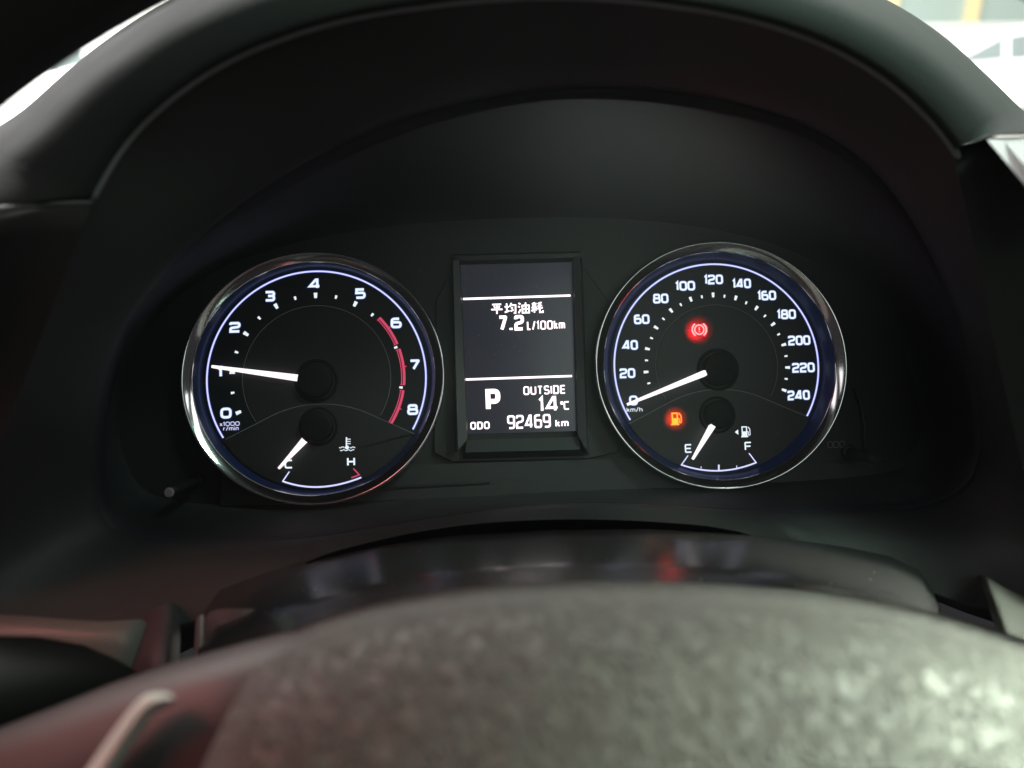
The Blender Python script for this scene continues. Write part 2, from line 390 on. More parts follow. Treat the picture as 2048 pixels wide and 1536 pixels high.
def car(name, label, base, yaw, prof, roofprof, L, W, cat='car'):
    """prof: lower body (x, z_top) stations; roofprof: greenhouse (x, z) points"""
    t = thing(name, base, label, cat, local=False)
    b = Vector(base); Rz = Matrix.Rotation(yaw, 3, 'Z')
    def tr(mb): mb.V = [b+Rz @ v for v in mb.V]; return mb
    mb = MB(); rings = []
    for x, zt, wf in prof:
        hw = W/2*wf; z0 = .22
        rings.append([(x, -hw*.94, z0), (x, -hw, z0+.12), (x, -hw, zt*.72), (x, -hw*.97, zt-.05), (x, -hw*.86, zt), (x, hw*.86, zt), (x, hw*.97, zt-.05), (x, hw, zt*.72), (x, hw, z0+.12), (x, hw*.94, z0)])
    mb.loft(rings, True, True, True); tr(mb).obj('body', M_PAINT, t, True)
    mb = MB(); rings = []
    for x, z, zb, wf in roofprof:
        hw = W/2*wf
        rings.append([(x, -W/2*.90, zb), (x, -hw, z-.06), (x, -hw*.86, z), (x, hw*.86, z), (x, hw, z-.06), (x, W/2*.90, zb)])
    mb.loft(rings, False); tr(mb).obj('roof', M_PAINT, t, True)
    n = len(roofprof)
    for sgn in (-1, 1):
        for i in [i for i in range(0, n-1) if roofprof[i+1][0]-roofprof[i][0] > .1]:
            x0, za, zb0, w0 = roofprof[i]; x1, zc, zb1, w1 = roofprof[i+1]
            q = .05; mb = MB()
            def P(x, z, zt, zb, wf):
                k = (z-zb)/max(.05, (zt-.06-zb)); y = W/2*(.90+(wf-.90)*k)+.006
                return (x, sgn*y, z)
            z0a, z0b = zb0+.04, za-.10; z1a, z1b = zb1+.04, max(zb1+.06, zc-.10); z0b = max(z0a+.02, z0b)
            mb.add([P(x0+q, z0a, za, zb0, w0), P(x1-q, z1a, zc, zb1, w1), P(x1-q, z1b, zc, zb1, w1), P(x0+q, z0b, za, zb0, w0)], [(0, 1, 2, 3) if sgn < 0 else (3, 2, 1, 0)])
            tr(mb).obj('window', M_CARGLASS, t)
    for (i, j) in ((0, 1), (n-2, n-1)):
        xa, za, zba, wa = roofprof[i]; xb, zb_, zbb, wb = roofprof[j]
        mb = MB(); o = .012
        mb.add([(xa, -W/2*wa*.74, za-.02+o), (xa, W/2*wa*.74, za-.02+o), (xb, W/2*wb*.74, zb_-.02+o), (xb, -W/2*wb*.74, zb_-.02+o)], [(0, 1, 2, 3)])
        tr(mb).obj('windscreen' if i == 0 else 'rear_window', M_CARGLASS, t)
    for x in (-L*.32, L*.31):
        for sgn in (-1, 1):
            y0 = sgn*(W/2-.2); y1 = sgn*(W/2+.01); mb = MB()
            rings = [[(x+r*cos(2*pi*k/28), y, .31+r*sin(2*pi*k/28)) for k in range(28)] for r, y in ((.30, y0), (.31, y0), (.31, y1), (.27, y1+sgn*.01), (.21, y1))]
            mb.loft(rings, True, True, False); wh = tr(mb).obj('wheel', M_TYRE, t, True)
            mb = MB(); rings = [[(x+r*cos(2*pi*k/28), y, .31+r*sin(2*pi*k/28)) for k in range(28)] for r, y in ((.21, y1), (.17, y1-sgn*.03), (.05, y1-sgn*.01))]
            mb.loft(rings, True, False, True); tr(mb).obj('wheel_rim', M_RIMM, wh, True)
    for sgn in (-1, 1):
        mb = MB(); x0 = prof[0][0]; mb.box(x0-.02, x0+.12, sgn*W*.40-.16, sgn*W*.40+.12, .60, .74); tr(mb).obj('headlight', M_HEADL, t)
        mb = MB(); x0 = prof[-1][0]; mb.box(x0-.10, x0+.02, sgn*W*.40-.12, sgn*W*.40+.12, .70, .95); tr(mb).obj('tail_light', M_TAIL, t)
        for x in (-.05*L, .17*L):
            mb = MB(); mb.box(x, x+.18, sgn*(W/2+.01)-.015, sgn*(W/2+.01)+.015, .80, .83); tr(mb).obj('door_handle', M_PLATE, t)
    mb = MB(); mb.box(prof[0][0]-.03, prof[0][0]+.05, -W*.42, W*.42, .25, .40); tr(mb).obj('bumper', M_TRIMB, t)
    return t
sedan = [(-2.15, .62, .80), (-2.05, .72, .93), (-1.5, .84, 1), (-.95, .92, 1), (0, .95, 1), (1.2, .97, 1), (1.9, .98, .97), (2.08, .9, .9)]
sroof = [(-1.15, .92, .90, .80), (-.35, 1.40, .92, .74), (.25, 1.47, .93, .74), (.30, 1.47, .93, .74), (1.05, 1.43, .94, .74), (1.75, 1.0, .95, .78)]
p = atw(1996, 70, 13.5)
car('parked_car', 'white parked hatchback seen through the windscreen at the right, side windows dark', (p.x, p.y, GZ), radians(4), sedan, sroof, 4.3, 1.75)
vanp = [(-2.3, .80, .85), (-2.15, .95, .96), (-1.7, 1.05, 1), (-1.2, 1.1, 1), (0, 1.1, 1), (2.2, 1.1, 1), (2.35, 1.05, .98)]
vroof = [(-1.5, 1.08, 1.02, .84), (-.85, 1.75, 1.05, .82), (-.1, 1.85, 1.05, .84), (.9, 1.86, 1.05, .84), (1.9, 1.84, 1.05, .84), (2.3, 1.2, 1.05, .86)]
p = atw(-175, 120, 7.5)
car('parked_van', 'white parked van glimpsed at the left between hood and steering wheel rim', (p.x, p.y, GZ), radians(-12), vanp, vroof, 4.7, 1.9, 'van')
# shop front behind the car
M_CREAM = simple('cream_paint', (0.78, 0.62, 0.33), 0.7); M_PALEW = simple('pale_wall', (0.8, 0.8, 0.76), 0.8); M_SHOPG = simple('shop_glass', (0.34, 0.42, 0.39), 0.12)
p0 = atw(1700, 40, 19.0)
bt = thing('shop_building', (p0.x, p0.y, GZ), 'pale shop front with cream posts and grey glass behind the parked car', 'building', local=False)
bx, by = p0.x, p0.y
mb = MB(); mb.box(bx-3, bx+14, by, by+4, GZ, GZ+1.62); mb.obj('wall', M_PALEW, bt)
mb = MB(); mb.box(bx-3, bx+14, by, by+4, GZ+3.0, GZ+4.6); mb.obj('fascia_board', M_PALEW, bt)
mb = MB(); mb.box(bx-3.1, bx+14.1, by-.12, by-.001, GZ+1.56, GZ+1.66); mb.obj('sill', M_PALEW, bt)
k = bx-3
while k < bx+13.5:
    mb = MB(); mb.box(k, k+.24, by-.05, by+.2, GZ+1.66, GZ+3.0); mb.obj('post', M_CREAM, bt)
    mb = MB(); mb.box(k+.24, k+1.9, by+.12, by+.15, GZ+1.62, GZ+3.0); mb.obj('window', M_SHOPG, bt)
    k += 1.9
# far boundary wall on the left
p1 = atw(60, 150, 16)
wt = thing('boundary_wall', (p1.x, p1.y, GZ), 'long white wall behind the parked van at the far left', 'wall', local=False)
mb = MB(); mb.box(p1.x-10, p1.x+9, p1.y, p1.y+.3, GZ, GZ+3.2); mb.obj('wall', M_PALEW, wt)
mb = MB(); mb.box(p1.x-10.1, p1.x+9.1, p1.y-.1, p1.y+.4, GZ+3.2, GZ+3.32); mb.obj('coping', M_PALEW, wt)
area('courtyard_light', (camw.x-1, camw.y+4.5, GZ+7), (camw.x, camw.y+11.5, GZ+.5), 18, 6, 9500, (1.0, 1.0, 0.95), local=False)

# ================================================================== HOOD
CPX, CPY = 1030., 760.
def polar_ring(pts, N=540):
    q = [Vector(p) for p in pts]
    q.sort(key=lambda p: atan2(-(p.y-CPY), p.x-CPX) % (2*pi))
    for _ in range(3):                                   # corner cutting, then keep close to the original outline
        n = len(q); q = [v for i in range(n) for v in (q[i]*.75+q[(i+1) % n]*.25, q[i]*.25+q[(i+1) % n]*.75)]
    a = sorted([((atan2(-(p.y-CPY), p.x-CPX)) % (2*pi), hypot(p.x-CPX, p.y-CPY), p.z) for p in q])
    ext = [(a[-1][0]-2*pi, *a[-1][1:])]+a+[(a[0][0]+2*pi, *a[0][1:])]
    out = []
    for k in range(N):
        th = 2*pi*k/N
        i = next(i for i in range(1, len(ext)) if ext[i][0] > th)-1
        (t0, r0, y0), (t1, r1, y1) = ext[i], ext[i+1]; u = (th-t0)/(t1-t0)
        out.append((th, r0+(r1-r0)*u, y0+(y1-y0)*u))
    return out
def ring3(R): return [at(CPX+r*cos(t), CPY-r*sin(t), y) for t, r, y in R]
def blend(A, B, u, dy=0.0, dr=0.0):
    return [(t, r0+(r1-r0)*u+dr, y0+(y1-y0)*u+dy) for (t, r0, y0), (_, r1, y1) in zip(A, B)]
def wy(pts, y): return [(a, b, y) for a, b in pts]
Pp = wy([(300, 1012), (235, 900), (240, 760), (300, 640), (420, 540), (600, 480), (800, 448), (1000, 436), (1200, 434), (1400, 450), (1600, 500), (1750, 600), (1830, 740), (1850, 932), (1600, 955), (1300, 972), (1000, 985), (600, 1002)], .004)
Ap = [(205, 1048, -.036), (185, 960, -.040), (190, 850, -.048), (225, 700, -.056), (290, 590, -.062), (400, 468, -.068), (560, 350, -.072), (750, 255, -.075), (900, 208, -.075), (1100, 173, -.075), (1300, 177, -.075),
      (1450, 197, -.075), (1600, 240, -.072), (1720, 310, -.068), (1800, 400, -.062), (1880, 540, -.056), (1935, 700, -.048), (1962, 860, -.042), (1955, 945, -.038), (1900, 1000, -.036), (1800, 1023, -.035), (1500, 1024, -.034), (1300, 1008, -.034), (1100, 1004, -.034),
      (840, 1040, -.034), (600, 1083, -.035), (400, 1085, -.035), (270, 1076, -.036)]
Bp = [(-140, 1200, -.085), (0, 885, -.088), (60, 710, -.092), (120, 545, -.096), (182, 402, -.100), (250, 285, -.104), (330, 205, -.108), (450, 122, -.111), (600, 62, -.113), (750, 25, -.114), (1000, -6, -.115), (1200, -6, -.115), (1400, 18, -.114), (1500, 38, -.113),
      (1600, 68, -.112), (1700, 112, -.110), (1800, 178, -.107), (1900, 280, -.102), (1980, 430, -.096), (2040, 620, -.090), (2090, 850, -.085), (2120, 1050, -.080), (2090, 1200, -.070), (1950, 1225, -.062), (1780, 1175, -.055), (1650, 1095, -.048), (1500, 1060, -.046), (1300, 1041, -.046), (1100, 1037, -.046), (900, 1050, -.046),
      (700, 1092, -.046), (600, 1126, -.048), (500, 1205, -.055), (300, 1270, -.065), (60, 1290, -.075)]
Rp, Ra, Rb = polar_ring(Pp), polar_ring(Ap), polar_ring(Bp)
ht = thing('instrument_hood', at(1030, 300, -.05), 'dark arched dashboard hood around both gauges', 'dashboard hood')
mb = MB(); rings = []
for u in (0, .06, .15, .3, .45, .6, .75, .88, .96, 1):
    s = u**.8
    rings.append([at(CPX+r*cos(t), CPY-r*sin(t), y) for t, r, y in blend(Rp, Ra, s, dy=0)])
    # depth eases so the wall bellies outwards
for i, u in enumerate((0, .06, .15, .3, .45, .6, .75, .88, .96, 1)):
    s = u**.8
    R = []
    for (t, r0, y0), (_, r1, y1) in zip(Rp, Ra):
        R.append((t, r0+(r1-r0)*s, y0+(y1-y0)*(1-(1-u)**1.35)))
    rings[i] = ring3(R)
mb.loft(rings); mb.obj('inner_wall', M_INNER, ht, True)
mb = MB()
mb.loft([ring3(blend(Ra, Rb, 0, 0, 0)), ring3(blend(Ra, Rb, .02, -.002)), ring3(blend(Ra, Rb, .08, -.0035)), ring3(blend(Ra, Rb, .35, -.003)), ring3(blend(Ra, Rb, .7, -.001)), ring3(Rb)])
mb.obj('rim_band', M_HOOD, ht, True)
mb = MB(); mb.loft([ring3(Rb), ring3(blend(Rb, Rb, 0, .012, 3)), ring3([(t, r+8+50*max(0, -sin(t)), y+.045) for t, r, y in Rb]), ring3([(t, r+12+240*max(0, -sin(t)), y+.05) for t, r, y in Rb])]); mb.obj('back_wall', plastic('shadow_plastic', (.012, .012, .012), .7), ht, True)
# upper outer shell: from the crease over the top and back to the windscreen
Cp = [(-520, 700), (-200, 400), (-60, 290), (0, 252), (45, 226), (90, 182), (124, 152), (157, 121), (202, 88), (250, 54), (337, 2), (430, -40), (600, -95), (900, -130), (1200, -130), (1450, -100), (1640, -55), (1760, -8), (1840, 38), (1900, 82), (1960, 138), (2048, 226), (2200, 370), (2400, 600)]
def arch(pts, lo, hi, N=120):
    out = []
    ph = [(atan2(-(q[1]-CPY), q[0]-CPX) % (2*pi), hypot(q[0]-CPX, q[1]-CPY)) for q in pts]; ph.sort()
    for k in range(N+1):
        th = lo+(hi-lo)*k/N
        i = 0
        while i < len(ph)-2 and ph[i+1][0] < th: i += 1
        (t0, r0), (t1, r1) = ph[i], ph[i+1]; out.append((th, r0+(r1-r0)*(th-t0)/(t1-t0)))
    for _ in range(3): out = [out[0]]+[(out[j][0], (out[j-1][1]+2*out[j][1]+out[j+1][1])/4) for j in range(1, len(out)-1)]+[out[-1]]
    return out
lo, hi = atan2(-(480-CPY), 2000-CPX), pi-atan2(402-CPY, 182-CPX) if False else (atan2(-(402-CPY), 182-CPX))
lo = atan2(CPY-460, 2000-CPX)
cr = arch([(q[0], q[1]) for q in Bp[:24]], lo, hi)
by_ = {}
def bdepth(th):
    k = th/(2*pi)*540; i = int(k) % 540; u = k-int(k); return Rb[i][2]*(1-u)+Rb[(i+1) % 540][2]*u
def brad(th):
    k = th/(2*pi)*540; i = int(k) % 540; u = k-int(k); return Rb[i][1]*(1-u)+Rb[(i+1) % 540][1]*u
cc = arch(Cp, lo, hi)
prof = [(0, 0), (.04, -.0025), (.15, -.0038), (.45, -.0045), (.62, -.0035), (.70, -.001), (.76, .004), (.82, .011), (.90, .024), (.96, .038), (.99, .050), (1.0, .062), (.995, .085), (.92, .13), (.80, .20)]
mb = MB()
pin = [(CPX+brad(t)*cos(t), CPY-brad(t)*sin(t), bdepth(t)) for t, rc in cc]
pout = [(CPX+rc*cos(t), CPY-rc*sin(t)) for t, rc in cc]
# tails: the shell runs on along the seams at both ends
pin += [(150, 404, -.101), (110, 407, -.102), (60, 413, -.104), (0, 424, -.106), (-120, 450, -.112), (-260, 500, -.12)]
l0 = pout[-1]; pout += [(l0[0]-25, l0[1]+24), (l0[0]-50, l0[1]+50), (l0[0]-85, l0[1]+84), (l0[0]-130, l0[1]+118), (l0[0]-240, l0[1]+170), (l0[0]-380, l0[1]+230)]
q0 = pout[0]; k0 = [i for i, q in enumerate(pin) if q[1] < 305][0]
pin = [(2450, 330, -.13), (2200, 285, -.12), (2060, 270, -.112), (1975, 272, -.106), (1930, 290, -.103)]+pin[k0:]
pout = [(2600, 310), (2350, 275), (2200, 262), (2120, 256), (2090, 246)]+pout[k0:]
mb.loft([[at(a[0]+(c[0]-a[0])*u, a[1]+(c[1]-a[1])*u, a[2]+dy) for a, c in zip(pin, pout)] for u, dy in prof], False)
mb.obj('outer_shell', M_DASH, ht, True)
mb = MB(); mb.tube([at(CPX+(brad(t)+1)*cos(t), CPY-(brad(t)+1)*sin(t), bdepth(t)-.0004) for (t, rc) in cc], .0010, 10); mb.obj('crease_highlight', plastic('highlight_plastic', (.20, .20, .20), .4), ht, True)  # crease highlight put in as a paler tube along the edge
# side dash panels below the crease, left and right
dt = thing('dashboard_panel', at(60, 700, -.09), 'dark lower dashboard panel left of the gauges, pale seam along its top', 'dashboard panel')
mb = MB()
E0 = [(185, 405, -.100), (90, 408, -.102), (0, 424, -.106), (-120, 450, -.112), (-260, 500, -.12), (-1000, 760, -.14)]
rows = []
for du, dy in ((-7, .012), (-3, .002), (3, -.003), (14, -.005), (60, -.003), (250, .004), (520, .010), (900, .02)):
    rows.append([at(x-max(0, du)*.385, y+du, yd+dy) for i, (x, y, yd) in enumerate(E0)])
mb.loft(rows, False); mb.obj('panel', M_DASH, dt, True)
mb = MB(); mb.tube([at(x, y, yd-.002) for x, y, yd in E0], [.0006, .0008, .0018, .003, .004, .004], 10); mb.obj('seam_lip', plastic('lip_plastic', (.09, .085, .085), .45), dt, True)
dt = thing('vent_panel', at(2100, 700, -.09), 'dark dashboard face right of the gauges with a silver vent trim corner', 'dashboard panel')
mb = MB()
E1 = [(1905, 300, -.101), (1975, 277, -.106), (2060, 274, -.112), (2200, 285, -.12), (2400, 320, -.13), (3000, 400, -.14)]
rows = [[at(x, y+du, yd+dy) for i, (x, y, yd) in enumerate(E1)] for du, dy in ((-60, .03), (-15, .006), (0, .0), (60, 0), (200, .004), (500, .015), (900, .03), (1100, .04))]
rows = [[at(x+du*.22*max(0, 1-i/4), y+du, yd+dy) for i, (x, y, yd) in enumerate(E1)] for du, dy in ((-1, .03), (-1, .003), (1, .0), (60, 0), (200, .004), (500, .015), (900, .03), (1700, .04))]
mb.loft(rows, False); mb.obj('panel', M_DASH, dt, True)
mb = MB()
A_, B_, C_, D_ = (1974, 279), (2140, 276), (2140, 470), (2052, 372)
o3 = [at(*A_, -.115), at(*B_, -.120), at(*C_, -.132), at(*D_, -.126)]
i3 = [at(2008, 283, -.1165), at(2138, 281, -.1215), at(2138, 440, -.1345), at(2066, 350, -.1295)]
b3 = [at(1978, 283, -.106), at(2144, 280, -.111), at(2144, 474, -.123), at(2056, 374, -.117)]
mb.loft([b3, o3, i3], True, False, True); mb.obj('silver_trim', M_SILVER, dt)

# ================================================================== INSTRUMENT PANEL
pt = thing('gauge_binnacle', at(1030, 760, .004), 'matt black binnacle face behind the two gauges, with a faint ODO print', 'instrument panel')
mb = MB(); r3 = ring3(Rp); n = len(r3); mb.add(r3+[at(1030, 740, .004)], [(i, (i+1) % n, n) for i in range(n)]); mb.obj('face', M_PANEL, pt)
def slabp(name, pts, y0, y1, m, parent, inset=2):
    mb = MB(); c = [sum(q[0] for q in pts)/len(pts), sum(q[1] for q in pts)/len(pts)]
    def sh(k): return [at(c[0]+(q[0]-c[0])*k, c[1]+(q[1]-c[1])*k, y) for q in pts]
    y = y0; r0 = sh(1.0); y = y1+.0004; r1 = sh(1.0); y = y1; r2 = sh(1-inset/300)
    mb.loft([r0, r1, r2], True, False, True); return mb.obj(name, m, parent)
slabp('lower_strip', [(440, 948), (560, 945), (845, 929), (1240, 917), (1500, 926), (1835, 925), (1845, 945), (1600, 962), (1300, 978), (1000, 992), (600, 1008), (440, 1012)], .004, .0005, plastic('strip_plastic', (.022, .022, .024), .5), pt)
slabp('seam_step', [(760, 972), (980, 962), (980, 966), (760, 978)], .0006, -.0004, M_PANEL, pt)
slabp('centre_plate', [(868, 905), (872, 600), (918, 512), (1148, 506), (1232, 625), (1236, 905), (1180, 917), (905, 924)], .004, .0015, plastic('plate_plastic', (.019, .019, .020), .5), pt)
mb = text_mesh('ODO', *uv(1679, 889, .0), .0026, 0.0, .00022, 1.0, .10); mb.V = [v+Vector((0, .003, 0)) for v in mb.V]; mb.obj('printed_text', M_FAINT, pt)
# cable-like moulding near the right stem
mb = MB(); mb.tube([at(1708, 775, .003), at(1722, 810, .0022), at(1729, 850, .002), at(1731, 893, .002), at(1726, 900, .003)], .0007, 8); mb.obj('moulding_line', M_FRAME, pt, True)

# display
st_ = thing('display_screen', at(1035, 700, -.001), 'narrow dark information screen with white readings between the gauges', 'display')
YS = -.0012
q = [(921, 530), (1144, 524), (1152, 862), (937, 868)]
mb = MB(); mb.add([at(*a, YS) for a in q], [(0, 3, 2, 1)]); mb.obj('screen', M_SCREEN, st_)
def strip(name, pts, depths, m, parent): 
    mb = MB(); rows = [[at(x, y, d) for (x, y) in row] for row, d in zip(pts, depths)]; mb.loft(rows, False); return mb.obj(name, m, parent)
# bezel rails (left, right, top, bottom)
M_RAIL = plastic('rail_plastic', (.050, .046, .050), .40)
strip('side_rail', [[(921, 528), (937, 868)], [(918, 520), (934, 880)], [(906, 520), (916, 900)], [(902, 522), (911, 905)]], [YS, -.006, -.0065, .0015], M_RAIL, st_)
strip('side_rail', [[(1144, 524), (1152, 862)], [(1147, 516), (1157, 872)], [(1160, 514), (1174, 902)], [(1165, 516), (1178, 908)]], [YS, -.006, -.0065, .0015], M_RAIL, st_)
strip('top_rail', [[(921, 530), (1144, 524)], [(919, 521), (1147, 515)], [(906, 512), (1160, 506)], [(904, 508), (1162, 502)]], [YS, -.003, -.0032, .0015], M_PANEL, st_)
strip('bottom_shelf', [[(937, 868), (1152, 862)], [(934, 880), (1157, 874)], [(930, 905), (1160, 899)], [(926, 918), (1168, 912)]], [YS, -.003, -.004, .0015], M_FRAME, st_)
YT = YS-.0003
def lcdtext(name, s, px, py, hpx, wpx, stpx, gap=.12):
    c = uv(px, py, YT); k = .3183/FPX*1.01
    mb = text_mesh(s, c[0], c[1], hpx*k, YT, stpx*k, 1, gap, 0.003, total=wpx*k); return mb.obj(name, M_LCD, st_)
for a, b in (((926, 598), (1141, 591)), ((931, 759), (1144, 752))):
    mb = MB(); ribbon(mb, [uv(*a, YT), uv(*b, YT)], .00085, YT); mb.obj('divider_line', M_LCD, st_)
lcdtext('caption', '\u5e73\u5747\u6cb9\u8017', 1034, 616, 24, 106, 3.0, .06)
lcdtext('consumption_reading', '7.2', 1022, 646, 31, 52, 6.4, .10)
lcdtext('unit_text', 'L/100km', 1092, 650, 18, 76, 2.9, .10)
lcdtext('gear_letter', 'P', 986, 800, 44, 29, 9.5)
lcdtext('outside_text', 'OUTSIDE', 1089, 780, 17.5, 84, 2.9, .12)
lcdtext('temperature_reading', '14', 1097, 808, 31, 40, 5.2, .10)
lcdtext('degree_text', '\u00b0C', 1130, 811, 17, 18, 2.9, .04)
lcdtext('odometer_caption', 'ODO', 960, 851, 15, 38, 2.9, .14)
lcdtext('odometer_reading', '92469', 1058, 843, 27, 86, 3.8, .07)
lcdtext('distance_unit', 'km', 1124, 846, 15, 26, 2.9, .14)
# dust
mb = MB(); rnd = random.Random(3)
for i in range(46):
    x, y = rnd.uniform(925, 1145), rnd.triangular(532, 860, 560)
    c = at(x, y, YT-.0002); r = rnd.uniform(.00006, .00016)
    mb.add([c+Vector((r*cos(a), 0, r*sin(a))) for a in (0, 1.26, 2.5, 3.77, 5.0)], [(0, 4, 3, 2, 1)])
o = mb.obj('dust', plastic('dust_speck', (.35, .33, .32), .9), st_); o['kind'] = 'stuff'
mb = MB(); ribbon(mb, [uv(990, 590, YT), uv(1048, 577, YT)], .00012, YT-.0001, w1=.00005); ribbon(mb, [uv(1112, 575, YT), uv(1135, 603, YT)], .00012, YT-.0001, w1=.00005); mb.obj('scratch', M_GREYLINE, st_)

# ================================================================== GAUGES
def gauge(name, label, cx, ex, Rl, la0, la1):
    t = thing(name, (cx, 0, 0), label, 'gauge')
    mb = revolve(MB(), cx, 0, [(Rl+.0014, -.0003), (Rl+.0011, 0), (Rl+.0006, 0), (.030, 0), (.001, 0)], ex, cap=True)
    mb.obj('dial_face', M_DIAL, t)
    mb = revolve(MB(), cx, 0, [(.0474, .0052), (.0468, .0040), (Rl+.0013, .0003), (Rl+.0012, -.001)], ex); mb.obj('inner_ring', M_WALL, t, True)
    mb = revolve(MB(), cx, 0, [(.0500, -.004), (.0512, .004), (.0515, .0066), (.05135, .0074), (.0510, .0078), (.0506, .00775), (.0503, .0076), (.0477, .0057), (.0474, .0054), (.0473, .0050)], ex, 192)
    mb.V = [Vector((v.x, v.y, v.z*.985)) for v in mb.V]
    mb.obj('bezel', M_CHROME, t, True)
    mb = MB(); ribbon(mb, arcp(cx, 0, Rl, la0, la1, 160), .00062, -.0003); mb.obj('scale_line', M_LINE, t)
    mb = MB(); ribbon(mb, arcp(cx, 0, Rl+.00042, la0, la1, 160), .0003, -.00025); ribbon(mb, arcp(cx, 0, Rl-.00042, la0, la1, 160), .00025, -.00025); mb.obj('light_guide', M_BLUE, t)
    return t
def px2(p, y=-.0004): return uv(p[0], p[1], y)
ZL = lambda x, y: (340+x/2.845, 480+y/2.845)
ZR = lambda x, y: (1180+x/2.845, 460+y/2.845)
def angp(cx, p): u = px2(p); return atan2(u[1], u[0]-cx)
SX = .08205
def hub(t, name, ctr, r, h, ring=True):
    cx, cz = uv(*ctr, -h)
    mb = revolve(MB(), cx, cz, [(r*1.30, .0002), (r*1.27, .0006), (r*1.12, .0007), (r*1.08, .0003)], 1, 48); mb.obj(name+'_collar', M_HUB, t, True)
    mb = revolve(MB(), cx, cz, [(r, .0004), (r, h-.0006), (r*.96, h-.0001), (r*.86, h), (r*.5, h+.0001)], 1, 48, cap=True); mb.obj(name, M_HUB, t, True)
    return cx, cz
def needle(t, name, base, tip, w0, w1, h, back=None):
    b = Vector(uv(*base, -h)); e = Vector(uv(*tip, -h)); d = (e-b).normalized(); nn = Vector((-d.y, d.x))
    def sec(p, w, hh): return [(p.x+nn.x*w/2, -h+.0007, p.y+nn.y*w/2), (p.x+nn.x*w*.38, -hh, p.y+nn.y*w*.38), (p.x-nn.x*w*.38, -hh, p.y-nn.y*w*.38), (p.x-nn.x*w/2, -h+.0007, p.y-nn.y*w/2)]
    mb = MB(); mb.loft([sec(b, w0, h+.0006), sec(b.lerp(e, .5), (w0+w1)/2, h+.0005), sec(e, w1, h+.0003)], True, True, True)
    o = mb.obj(name, M_NEEDLE, t)
    if back:
        c = Vector(back); mb = MB(); mb.loft([sec(c, w0*1.1, h+.0009), sec(b, w0, h+.0007)], True, True, True); mb.obj(name+'_root', M_HUB, o)
    return o
def sep(t, pts):
    P = fillet([px2(p, -.0006) for p in pts], .010, seg=10)
    mb = MB(); ribbon(mb, P, .00028, -.0006); mb.obj('separator_line', M_GREYLINE, t)
def lower_plate(t, cx, pts, Rr):
    P = fillet([px2(p, -.0005) for p in pts], .010, seg=10)
    a1 = atan2(P[-1][1], P[-1][0]-cx); a0 = atan2(P[0][1], P[0][0]-cx)
    a0 -= 2*pi if a0 > 0 else 0; arc = arcp(cx, 0, Rr, a1, a0 if a0 < a1 else a0-2*pi, 40)
    ring = [Vector((p[0], -.0005, p[1])) for p in list(P)+arc]
    back = [v+Vector((0, .0005, 0)) for v in ring]
    mb = MB(); mb.loft([back, ring], True); k = len(mb.V); c = Vector((cx, -.0005, -.033)); mb.V.append(c); n = len(ring)
    mb.F += [(n+i, n+(i+1) % n, k) for i in range(n)]
    mb.obj('lower_plate', M_DIAL2, t)
def ticks(t, cx, r, n0, a, ks, ln, wd):
    for k in ks:
        th = pi/2-(k-n0)*a; mb = MB()
        ribbon(mb, [(cx+(r-ln/2)*cos(th), (r-ln/2)*sin(th)), (cx+(r+ln/2)*cos(th), (r+ln/2)*sin(th))], wd*.85, -.0004, w1=wd*1.15)
        mb.obj('tick', M_TICK, t)

# --- tachometer
la0 = angp(-SX, ZL(315, 1118)); la1 = angp(-SX, ZL(1387, 1080))
tc_ = gauge('tachometer', 'left chrome ringed rev counter with pink redline and coolant gauge', -SX, 1.012, .0440, la0 % (2*pi), la1)
mb = revolve(MB(), -SX, 0, [(.0296, .0002), (.0294, .0003), (.001, .0003)], 1, 96, cap=True); mb.obj('dial_centre', M_DIAL2, tc_)
mb = MB(); ribbon(mb, arcp(-SX, 0, .0298, angp(-SX, ZL(495, 1030)) % (2*pi), angp(-SX, ZL(1210, 1005)), 90), .00025, -.00035); mb.obj('inner_scale_line', M_GREYLINE, tc_)
ticks(tc_, -SX, .0340, 4, .489, [0, 1, 2, 3, 4, 5], .0022, .00130)
ticks(tc_, -SX, .0341, 4, .489, [.5, 1.5, 2.5, 3.5, 4.5, 5.5, 6.5, 7.5], .0014, .00088)
for s, x, y in (('0', 319, 985), ('1', 285, 752), ('2', 370, 497), ('3', 568, 320), ('4', 823, 250), ('5', 1083, 305), ('6', 1287, 472), ('7', 1392, 710), ('8', 1381, 965)):
    c = px2(ZL(x, y)); lit_text('numeral', s, c[0], c[1], .0044, -.0005, .00104, M_WHITE, M_HALO, tc_, 1.04)
c = px2(ZL(340, 1046)); text_mesh('x1000', c[0], c[1], .0017, -.0006, .00026, 1, .14).obj('unit_text', M_LINE, tc_)
c = px2(ZL(347, 1072)); text_mesh('r/min', c[0], c[1], .0017, -.0006, .00026, 1, .14).obj('unit_text', M_LINE, tc_)
for k0, k1 in ((5.68, 6.43), (6.57, 7.43), (7.57, 8.42)):
    A = lambda k: pi/2-(k-4)*.489
    mb = MB(); ribbon(mb, arcp(-SX, 0, .03520, A(k0), A(k1), 24), .00105, -.0004); ribbon(mb, arcp(-SX, 0, .03415, A(k0), A(k1), 24), .00035, -.0004)
    for kk in (k0, k1): ribbon(mb, [(-SX+.0337*cos(A(kk)), .0337*sin(A(kk))), (-SX+.0357*cos(A(kk)), .0357*sin(A(kk)))], .0003, -.0004)
    km = round((k0+k1)/2); ribbon(mb, [(-SX+.0356*cos(A(km)), .0356*sin(A(km))), (-SX+.0365*cos(A(km)), .0365*sin(A(km)))], .0004, -.0004)
    mb.obj('redline_segment', M_RED, tc_)
SP = [ZL(315, 1135), ZL(700, 938), ZL(1000, 930), ZL(1395, 1105)]
lower_plate(tc_, -SX, SP, .0445); sep(tc_, SP)
